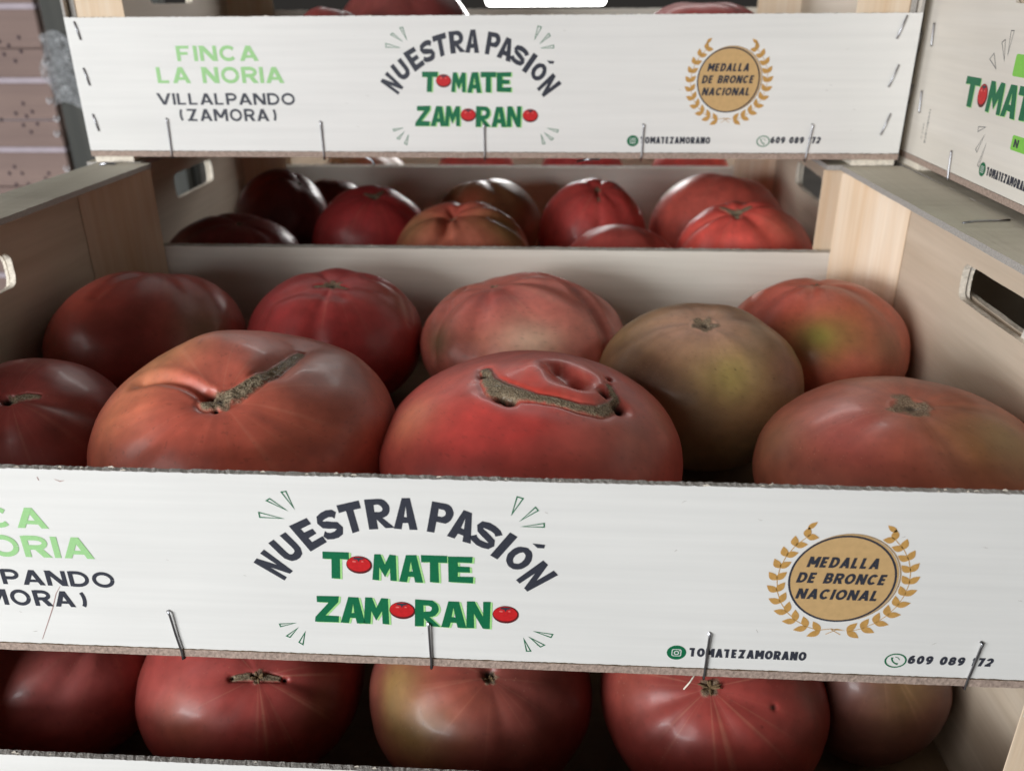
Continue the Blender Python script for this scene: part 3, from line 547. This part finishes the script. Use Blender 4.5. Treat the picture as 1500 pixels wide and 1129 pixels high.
# staple ends poking out below the top crate's floor and on the rim strips of the front crate
tube('staple',[(174,4,-3.4),(178.5,6,-6),(181,3,-8.5)],.7,[M['steel']],crateD)
tube('staple',[(308,8,-7.),(314,4,-5),(322,3,-4.6)],.7,[M['steel']],crateD)
tube('staple',[(477,146,SH+3.3),(484,148.5,SH+3.7),(493,149.5,SH+3.7),(500,151.5,SH+3.5)],.5,[M['steel']],crateA)
tube('staple',[(6,281,SH+3.3),(10,283,SH+4.0),(15,283.6,SH+3.3)],.9,[M['steel']],crateA)
# a hair scratch, pale nicks and splinters on the front crate
fpA=[o for o in crateA.children if o.name.startswith('front_panel')][0]
PS=Print()
PS.poly(stroke([(114,27.5),(111.6,24),(108.6,17),(104.8,9.5),(101.,2)],[.1,.25,.3,.25,.15]),[],M['scratch'])
PS.poly(stroke([(122.6,73.5),(124.5,72.6),(126.2,73.1)],[.1,.4,.1]),[],M['scratch'])
PS.poly(stroke([(116.6,74.2),(116.9,72.8)],.25),[],M['scratch'])
mesh_obj('scratch',None,None,None,fpA,mesh=PS.mesh('scratch'))
for c,sd,k in((crateA,21,26),(crateD,22,18)):
    Q=Print(); R=random.Random(sd)
    for i in range(k):
        x=R.uniform(8,490);z=R.uniform(3,74);a=R.gauss(0,.35);l=R.uniform(.5,2.6)
        Q.poly(stroke([(x,z),(x+l*.5*math.cos(a),z+l*.5*math.sin(a)+R.uniform(-.15,.15)),(x+l*math.cos(a),z+l*math.sin(a))],[.05,R.uniform(.12,.3),.05]),[],M['scuff'],-.5)
    o=mesh_obj('scuffs',None,None,None,[o for o in c.children if o.name.startswith('front_panel')][0],mesh=Q.mesh('scuffs')); o['kind']='stuff'
for i,(x,z,dx_,dz) in enumerate(((349.2,-4.6,-4.0,-5.6),(470.2,-12,-.8,-5))):
    tube('splinter',[(x,1.5,z),(x+dx_*.5,.2,z+dz*.5),(x+dx_,-.4,z+dz)],.33,[M['white_edge']],crateA,5)
spl=[]
Rr=random.Random(11)
for c,k in((crateA,30),(crateB,26),(crateC,16),(crateD,16)):
    V=[];F=[]
    for i in range(k):
        x=Rr.uniform(5,495);y=Rr.uniform(.2,2.3);L=Rr.uniform(.6,2.6);z=HP+Rr.uniform(.05,.25);h=Rr.uniform(.15,.5);wdt=Rr.uniform(.12,.3)
        b=len(V); V+=[(x,y,z-.3),(x+L,y+Rr.uniform(-.4,.4),z-.1),(x+L*.6,y+wdt,z+h),(x+.1*L,y-wdt,z+h*.5)]; F+=[(b,b+1,b+2),(b,b+2,b+3),(b,b+3,b+1),(b+1,b+3,b+2)]
    o=mesh_obj('wood_fibres',[(p[0]*MM,p[1]*MM,p[2]*MM) for p in V],F,[M['white_edge']],c); o['kind']='stuff'

# ------------------------------------------------------------ tomatoes
_G=np.random.RandomState(5).rand(32,32,32)
def vnoise(p):
    p=np.asarray(p)+100.; i=np.floor(p).astype(int); f=p-i; f=f*f*(3-2*f); o=0
    for dx_ in (0,1):
        for dy_ in (0,1):
            for dz_ in (0,1):
                wgt=(f[:,0] if dx_ else 1-f[:,0])*(f[:,1] if dy_ else 1-f[:,1])*(f[:,2] if dz_ else 1-f[:,2])
                o=o+wgt*_G[(i[:,0]+dx_)%32,(i[:,1]+dy_)%32,(i[:,2]+dz_)%32]
    return o*2-1
def fbm(p,n=3):
    a=1;s=0;t=0
    for k in range(n): s=s+a*vnoise(p*(2**k)+k*7.3); t+=a; a*=.5
    return s/t
def sm(a,b,x):
    t=np.clip((x-a)/(b-a),0,1); return t*t*(3-2*t)
def skin_material():
    m,nt,b=newmat('tomato_skin'); L=nt.links.new
    at=N(nt,'ShaderNodeAttribute',attribute_name='skin'); ck=N(nt,'ShaderNodeAttribute',attribute_name='cork'); hk=N(nt,'ShaderNodeAttribute',attribute_name='pit_dark')
    tc=N(nt,'ShaderNodeTexCoord')
    n1=N(nt,'ShaderNodeTexNoise',Scale=1300.,Detail=4.0); L(tc.outputs['Object'],n1.inputs['Vector'])
    n2=N(nt,'ShaderNodeTexNoise',Scale=110.,Detail=6.0); L(tc.outputs['Object'],n2.inputs['Vector'])
    nv=N(nt,'ShaderNodeTexVoronoi',Scale=1600.); L(tc.outputs['Object'],nv.inputs['Vector'])
    mr=N(nt,'ShaderNodeMapRange'); mr.inputs[1].default_value=.3; mr.inputs[2].default_value=.7; mr.inputs[3].default_value=.88; mr.inputs[4].default_value=1.12; L(n2.outputs[0],mr.inputs[0])
    vm=N(nt,'ShaderNodeVectorMath',operation='SCALE'); L(at.outputs['Color'],vm.inputs[0]); L(mr.outputs[0],vm.inputs[3])
    cc=N(nt,'ShaderNodeMix',data_type='RGBA'); cc.inputs[6].default_value=lin((100,84,64)); cc.inputs[7].default_value=lin((150,134,110)); 
    m2=N(nt,'ShaderNodeMapRange'); m2.inputs[1].default_value=.35; m2.inputs[2].default_value=.65; L(n1.outputs[0],m2.inputs[0]); L(m2.outputs[0],cc.inputs[0])
    mx=N(nt,'ShaderNodeMix',data_type='RGBA'); L(ck.outputs['Fac'],mx.inputs[0]); L(vm.outputs[0],mx.inputs[6]); L(cc.outputs[2],mx.inputs[7])
    mh=N(nt,'ShaderNodeMix',data_type='RGBA'); L(hk.outputs['Fac'],mh.inputs[0]); L(mx.outputs[2],mh.inputs[6]); mh.inputs[7].default_value=lin((30,22,18))
    vs=N(nt,'ShaderNodeTexVoronoi',Scale=420.); L(tc.outputs['Object'],vs.inputs['Vector'])
    ms=N(nt,'ShaderNodeMapRange'); ms.inputs[1].default_value=.06; ms.inputs[2].default_value=.16; ms.inputs[3].default_value=.22; ms.inputs[4].default_value=0.; L(vs.outputs['Distance'],ms.inputs[0])
    n5=N(nt,'ShaderNodeTexNoise',Scale=45.,Detail=2.0); L(tc.outputs['Object'],n5.inputs['Vector'])
    m5=N(nt,'ShaderNodeMapRange'); m5.inputs[1].default_value=.5; m5.inputs[2].default_value=.65; L(n5.outputs[0],m5.inputs[0])
    mm=N(nt,'ShaderNodeMath',operation='MULTIPLY'); L(ms.outputs[0],mm.inputs[0]); L(m5.outputs[0],mm.inputs[1])
    msx=N(nt,'ShaderNodeMix',data_type='RGBA'); L(mm.outputs[0],msx.inputs[0]); L(mh.outputs[2],msx.inputs[6]); msx.inputs[7].default_value=lin((226,196,160))
    L(msx.outputs[2],b.inputs['Base Color'])
    rr=N(nt,'ShaderNodeMapRange'); rr.inputs[3].default_value=.45; rr.inputs[4].default_value=.95; L(ck.outputs['Fac'],rr.inputs[0]); L(rr.outputs[0],b.inputs['Roughness'])
    b.inputs['Specular IOR Level'].default_value=.45
    b.inputs['Coat Weight'].default_value=.12; b.inputs['Coat Roughness'].default_value=.16
    b.inputs['Subsurface Weight'].default_value=.12; b.inputs['Subsurface Radius'].default_value=(.006,.002,.001); b.inputs['Subsurface Scale'].default_value=.6
    bs=N(nt,'ShaderNodeMath',operation='MULTIPLY'); L(ck.outputs['Fac'],bs.inputs[0]); L(nv.outputs['Distance'],bs.inputs[1])
    b2=N(nt,'ShaderNodeMath',operation='MULTIPLY_ADD'); L(n2.outputs[0],b2.inputs[0]); b2.inputs[1].default_value=.16; L(bs.outputs[0],b2.inputs[2])
    bp=N(nt,'ShaderNodeBump',Strength=.4,Distance=.0009); L(b2.outputs[0],bp.inputs['Height']); L(bp.outputs[0],b.inputs['Normal'])
    return m
SKIN=skin_material()
RES={'HERO':(260,340),'MID':(190,260),'LOW':(110,150)}
def tomato(res,label,ell_,base,stem,scar,ribs,rd,streak,blobs,grooves,pits,seed):
    x,y,rx,ry,rz,z0=ell_; R=np.random.RandomState(seed)
    nt_,nf=RES[res]
    c=np.array([0,0,rz]); S=np.array([rx,ry,rz])
    st=np.array(stem[:3]); st=st/np.linalg.norm(st)
    ux=np.cross([0,1.,0],st); ux/=np.linalg.norm(ux); uy=np.cross(st,ux)
    th=np.pi*(np.linspace(0,1,nt_+1)[1:-1]**1.15); ph=np.linspace(0,2*np.pi,nf,endpoint=False)
    TH,PH=np.meshgrid(th,ph,indexing='ij'); TH=TH.ravel();PH=PH.ravel()
    TH=np.r_[0,TH,np.pi];PH=np.r_[0,PH,0]
    d=(np.sin(TH)*np.cos(PH))[:,None]*ux+(np.sin(TH)*np.sin(PH))[:,None]*uy+np.cos(TH)[:,None]*st
    disp=.020*fbm(d*1.6+seed*3.1,2)+.006*fbm(d*4.5+seed,2); rd=rd*1.25
    # ribs: soft lobes parted by narrow creases that are deepest on the shoulder
    base_ph=R.rand()*6.28
    for k in range(ribs):
        pk=base_ph+2*np.pi*(k+R.uniform(-.28,.28))/ribs; wk=R.uniform(.3,1.25); sg=R.uniform(.16,.34)
        dl=np.angle(np.exp(1j*(PH-pk+.12*np.sin(TH*2+k)))); g=sm(.03,.45,TH)*(1-sm(.9,2.0,TH))
        disp-=rd*wk*np.exp(-(dl/sg)**2)*g
    disp+=rd*.35*sm(.05,.6,TH)*(1-sm(1.2,2.2,TH))
    if scar: disp-=(.045+.8*rd)*np.exp(-(TH/.26)**2)
    P=d*S*(1+disp)[:,None]
    nrm=d/S; nrm/=np.linalg.norm(nrm,axis=1)[:,None]
    cork=np.zeros(len(P)); pit_dark=np.zeros(len(P)); off=np.zeros(len(P))
    fn=fbm(d*14+seed,3); fn2=fbm(d*40+seed,2)
    rm=TH*(rx+rz)/2
    if scar:
        star=1+.35*np.sin(PH*R.randint(4,7)+R.rand()*6)*.6+.45*fn
        cork=np.maximum(cork,(1-sm(.75,1.1,rm/(scar*star)))*.9)
        off-=.35*np.exp(-(rm/(scar*.45))**2)*3; off+=.25*np.exp(-((rm-scar*.95)/.8)**2)
        pit_dark=np.maximum(pit_dark,.65*(1-sm(.12,.34,rm/scar+.1*fn)))
    for pts,dep,isc in grooves:
        Q=np.array([p[:3] for p in pts])*S; wd=np.array([p[3] for p in pts])
        best=np.full(len(P),1e9); bw=np.ones(len(P))
        base0=d*S
        for i in range(len(Q)-1):
            a,b_=Q[i],Q[i+1]; ab=b_-a; t=np.clip(((base0-a)@ab)/(ab@ab),0,1); dd=np.linalg.norm(base0-a-t[:,None]*ab,axis=1)
            ww=wd[i]*(1-t)+wd[i+1]*t; k=dd/ww<best/bw; best=np.where(k,dd,best); bw=np.where(k,ww,bw)
        q=best/bw
        if isc:
            cork=np.maximum(cork,1-sm(.6,1.25,q+.30*fn+.22*fn2))
            off-=dep*np.exp(-(q/1.7)**2); off+=.5*dep*(1-sm(.5,1.0,q))*(1+.8*fn2)
            off-=.5*np.exp(-((q-1.15)/.22)**2)
        else: off-=dep*np.exp(-q**2*.8); off+=dep*.14*np.exp(-((q-2.1)/.9)**2)
    for pt_ in pits:
        dv,r_,dep,dk=np.array(pt_[:3])*S,pt_[3],pt_[4],pt_[5]
        dd=np.linalg.norm(d*S-dv,axis=1)/r_*(1+(.15*fn if r_<4 else 0))
        if dep<0: off+=-dep*np.exp(-dd**2)
        if dep>1:
            off-=dep*np.exp(-dd**2*1.1)
            if dk==0: off+=dep*.08*np.exp(-((dd-1.75)/.55)**2)
        pit_dark=np.maximum(pit_dark,dk*(1-sm(.45,1.05,dd)))  # dark colour filled into holes and small spots
    P=P+nrm*off[:,None]+c
    # flatten where it rests on the floor
    P[:,2]=np.where(P[:,2]<1.2,1.2+(P[:,2]-1.2)*.1,P[:,2]); P[:,2]-=P[:,2].min()-.05
    # skin colours; one tomato's dark blob is painted shade
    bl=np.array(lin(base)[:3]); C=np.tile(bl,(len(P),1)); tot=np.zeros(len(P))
    acc=np.zeros_like(C)
    n_lo=fbm(d*2.3+seed*1.7,3)
    for b in blobs:
        bd=np.array(b[0][:3]); bd=bd/np.linalg.norm(bd); ang=np.arccos(np.clip(d@bd,-1,1))*(1+.35*n_lo)
        wgt=np.exp(-(ang/b[1])**2); acc+=wgt[:,None]*np.array(lin(b[2])[:3]); tot+=wgt
    k=np.clip(tot,0,1)[:,None]; C=C*(1-k)+np.where(tot[:,None]>1e-4,acc/np.maximum(tot,1e-4)[:,None],0)*k
    yel=sm(.1,.8,fbm(d*1.7+seed*5.3,2)+.25*n_lo)[:,None]; C=C*(1-.25*yel)+.25*yel*C*np.array([.9,1.45,1.0])
    ang_n=fbm(np.c_[np.cos(PH)*6,np.sin(PH)*6,TH*.7+seed],3); ray=fbm(np.c_[np.cos(PH)*15,np.sin(PH)*15,TH*.5+seed],2)
    fade=np.exp(-((TH-.38)/.5)**2)
    C*= (1+.22*ang_n*sm(.05,.3,TH)*(1-.5*sm(1,2,TH))+.10*n_lo)[:,None]
    pr=(sm(.25,.75,ray)*fade*streak)[:,None]; C=C*(1-pr)+pr*(C*.4+.6*np.array(lin((214,160,128))[:3]))
    mot=fbm(d*20+seed*2,3); C*=(1+.10*mot)[:,None]; spk=fbm(d*38+seed,1)>.72; C[spk]*=.8
    C=C*.96+.11*np.array(lin((206,150,138))[:3]); C=np.clip(C,0,1)
    F=[]; idx=np.arange(1,1+(nt_-1)*nf).reshape(nt_-1,nf)
    a=idx[:-1];b_=idx[1:]; q=np.stack([a,b_,np.roll(b_,-1,1),np.roll(a,-1,1)],-1).reshape(-1,4)
    last=len(P)-1
    me=bpy.data.meshes.new('tomato')
    top=[(0,int(idx[0,j]),int(idx[0,(j+1)%nf])) for j in range(nf)]; bot=[(last,int(idx[-1,(j+1)%nf]),int(idx[-1,j])) for j in range(nf)]
    me.from_pydata((P*MM).tolist(),[],q.tolist()+top+bot)
    me.polygons.foreach_set('use_smooth',[True]*len(me.polygons))
    at=me.color_attributes.new('skin','FLOAT_COLOR','POINT'); at.data.foreach_set('color',np.c_[C,np.ones(len(C))].astype(np.float32).ravel())
    for nm,ar in(('cork',cork),('pit_dark',pit_dark)):
        at=me.attributes.new(nm,'FLOAT','POINT'); at.data.foreach_set('value',ar.astype(np.float32))
    me.materials.append(SKIN); me.update()
    bm=bmesh.new(); bm.from_mesh(me); bmesh.ops.recalc_face_normals(bm,faces=bm.faces); bm.to_mesh(me); bm.free()
    o=bpy.data.objects.new('tomato',me); COL.objects.link(o); o.location=(x*MM,y*MM,z0*MM)
    o['label']=label; o['category']='tomato'; o['group']='tomatoes lying in the crates'
    o['_stem']=list((P[0]*MM).tolist()); o['_ax']=st.tolist()
    return o
TOM=[]
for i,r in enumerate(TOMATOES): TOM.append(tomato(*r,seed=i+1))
# dry sepals and stalk stubs
def sepals(o,n,L,seed,hang=.3):
    R=random.Random(seed); p=Vector(o['_stem']); ax=Vector(o['_ax']).normalized(); u=ax.cross(Vector((0,1,.3))).normalized(); v=ax.cross(u)
    V=[];F=[]
    for k in range(n):
        a=2*math.pi*k/n+R.uniform(-.4,.4); dr=(u*math.cos(a)+v*math.sin(a)); l=L*R.uniform(.6,1.2)*MM; w_=.0006; sd=ax.cross(dr)*w_
        pts=[p+ax*.0006,p+dr*l*.35+ax*.0016,p+dr*l*.75+ax*(.0012+R.uniform(0,.002)),p+dr*l+ax*R.uniform(-.0006,.003)]
        for i,q in enumerate(pts):
            s=(1,1.1,.7,.1)[i]; V+=[q+sd*s,q-sd*s,q+ax*.0005]
        b=len(V)-12
        for i in range(3):
            for (m1,m2) in((0,1),(1,2),(2,0)): F.append((b+3*i+m1,b+3*i+m2,b+3*i+3+m2,b+3*i+3+m1))
    mesh_obj('calyx',V,F,[M['sepal']],o)
def byl(s): return [o for o in TOM if s in o['label']][0]
sepals(byl('dry brown sepals'),9,5.5,4)
sepals(byl('dark stem hole'),5,2.4,5)
sepals(byl('dotted cork scar'),6,3.2,6)
for i,(src,xx,rz,lb) in enumerate(((13,90,.6,'dark tomato at the left of the hindmost crate, behind the slit'),(15,205,2.2,'second tomato from the left in the hindmost crate, behind the slit'),(12,315,1.1,'third tomato from the left in the hindmost crate, behind the slit'),(15,425,3.9,'tomato at the right of the hindmost crate, behind the slit'))):
    c=TOM[src].copy(); COL.objects.link(c); c.location=(xx*MM,(2*DP+66)*MM,0); c.rotation_euler=(0,0,rz); c['label']=lb; TOM.append(c)
for o in TOM: del o['_stem']; del o['_ax']

# ------------------------------------------------------------ surroundings
zg=-(PITCH+7.6)*MM
gm=plain('grey_concrete',(120,116,112),.9,noise=.2,scale=12)
g=mesh_obj('ground',[(-3,-2.2,zg),(3.5,-2.2,zg),(3.5,4,zg),(-3,4,zg)],[(0,1,2,3)],[gm]); g['kind']='structure'
M['pink']=wood('pinkish_carton',(152,130,122),(138,118,112),'x',rough=.8,bump=.1,mott=1.)
M['pinkrim']=plain('pale_carton_rim',(184,172,180),.8,noise=.1,scale=60)
M['dot']=plain('dark_perforation',(92,78,82),.9)
M['dark']=wood('dark_grey_weathered_wood',(84,84,80),(62,64,62),'z',rough=.7,bump=.4,mott=1.5)
M['white_loop']=plain('white_plastic_loop',(236,236,240),.4)
# stack of perforated boxes to the left, front faces at y=.70
def pbox(k):
    z=zg/MM+ .2+ k*73.5
    t=empty('perforated_box',(-.262-.34,.70,z*MM),'pinkish perforated box at the left, %s'%(('hidden on the floor','low and hidden by the front crate','seen through the front crate\'s left hand hole','just above the left rim strip','second below the top of the photo','cut by the top edge of the photo')[k]),'box','pinkish perforated boxes stacked at the left')
    def bx(name,x0,x1,y0,y1,z0,z1,m,par=t):
        V=[(a*MM,b*MM,c*MM) for a in(x0,x1) for b in(y0,y1) for c in(z0,z1)]
        F=[(0,1,3,2),(4,6,7,5),(0,4,5,1),(2,3,7,6),(0,2,6,4),(1,5,7,3)]
        o=mesh_obj(name,V,F,[m],par); bm=bmesh.new(); bm.from_mesh(o.data); bmesh.ops.bevel(bm,geom=bm.edges[:],offset=.0012,segments=2,affect='EDGES'); bm.to_mesh(o.data); bm.free(); return o
    b=bx('body',0,340,0,70,0,67.2,M['pink']); bx('rim',-1,341,-1.5,71,67.5,73.2,M['pinkrim'])
    bx('seam_strip',0,340,-.8,-.1,28.5,30.0,M['pinkrim'] if k%2 else M['pink'])
    R=random.Random(k); V=[];F=[]
    off_=R.uniform(-14,4)
    for cxx in range(0,8):
        for dx_,dz_ in((0,52),(-9,44),(9,45),(0,38),(-7,31),(8,31),(0,24)):
            if R.random()<.18: continue
            x_=340-26-cxx*40+dx_+R.uniform(-3,3)+off_; zz=dz_-6+R.uniform(-2,2)+((cxx%2)*6); bq=len(V); n=8
            V+=[((x_+1.5*math.cos(6.283*i/n))*MM,-.0013,(zz+2.1*math.sin(6.283*i/n))*MM) for i in range(n)]; V+=[((x_+1.5*math.cos(6.283*i/n))*MM,-.0002,(zz+2.1*math.sin(6.283*i/n))*MM) for i in range(n)]
            F.append(tuple(bq+i for i in range(n))); F+=[(bq+i,bq+n+i,bq+n+(i+1)%n,bq+(i+1)%n) for i in range(n)]
    o=mesh_obj('perforation',V,F,[M['dot']],b); o['kind']='stuff'
    for zz in (15,31,50):
        if R.random()<.8:
            xo=340-R.uniform(-2,5)
            tube('corner_loop',[(xo-2.5,-1.5,zz+2.5),(xo-3.,-2.5,zz-1),(xo-.5,-3,zz-3.2),(xo+2,-2.5,zz-1),(xo+1.6,-1.5,zz+2.4)],.75,[M['white_loop']],t,6)
    return t
for k in range(6): pbox(k)
# dark weathered boards standing behind, wrapped with crumpled film half-way up
t=empty('pallet_collar',(-.226,.700,zg),'dark grey weathered wooden boards standing between the box stack and the crates','boards')
for i in range(4):
    x0=-30+i*33
    prism('board',[(x0,0),(x0+30,0),(x0+30,14),(x0,14)],.2,620,[M['dark']],t)
prism('cross_board',[(-31,15),(104,15),(104,27),(-31,27)],150,240,[M['dark']],t)
fm,nt,b=newmat('crumpled_clear_film'); b.inputs['Base Color'].default_value=lin((205,208,212)); b.inputs['Roughness'].default_value=.12; b.inputs['Alpha'].default_value=.38; b.inputs['Specular IOR Level'].default_value=1.
nx,nz=70,110; V=[];F=[]
gx,gz=np.meshgrid(np.linspace(0,1,nx),np.linspace(0,1,nz)); pp=np.c_[gx.ravel()*7,gz.ravel()*6,np.zeros(nx*nz)]
h=np.abs(fbm(pp,4))*11+np.abs(fbm(pp*3.1+9,2))*5
V=[((-.262+ .11*a+.004*math.sin(bq*9)),.696-hh*MM*.8,.118+.072*bq+.006*math.sin(a*11)) for a,bq,hh in zip(gx.ravel(),gz.ravel(),h)]
F=[(j*nx+i,j*nx+i+1,(j+1)*nx+i+1,(j+1)*nx+i) for j in range(nz-1) for i in range(nx-1)]
o=mesh_obj('plastic_film',V,F,[fm]); o['label']='crumpled shiny clear plastic film wrapped round the dark boards at the left'; o['category']='plastic film'
# bright daylight panel lamp behind the top crate
lm,nt,b=newmat('bright_diffuser'); b.inputs['Emission Color'].default_value=(1,.99,.97,1); b.inputs['Emission Strength'].default_value=30
lh=plain('lamp_housing_white',(190,188,184),.5)
t=empty('panel_lamp',(.265,1.10,.214),'glowing white lamp cut by the top edge of the photo above the rear crate','lamp')
Vv=rrect(0,70,172,140,6,5); n=len(Vv)
mesh_obj('diffuser',[(a*MM,0,c*MM) for a,c in Vv]+[(a*MM,.004,c*MM) for a,c in Vv],[tuple(range(n)),tuple(range(2*n-1,n-1,-1))]+[(i,(i+1)%n,n+(i+1)%n,n+i) for i in range(n)],[lm],t)
prism('housing',[(-86,5),(86,5),(86,30),(-86,30)],1,139,[lh],t)
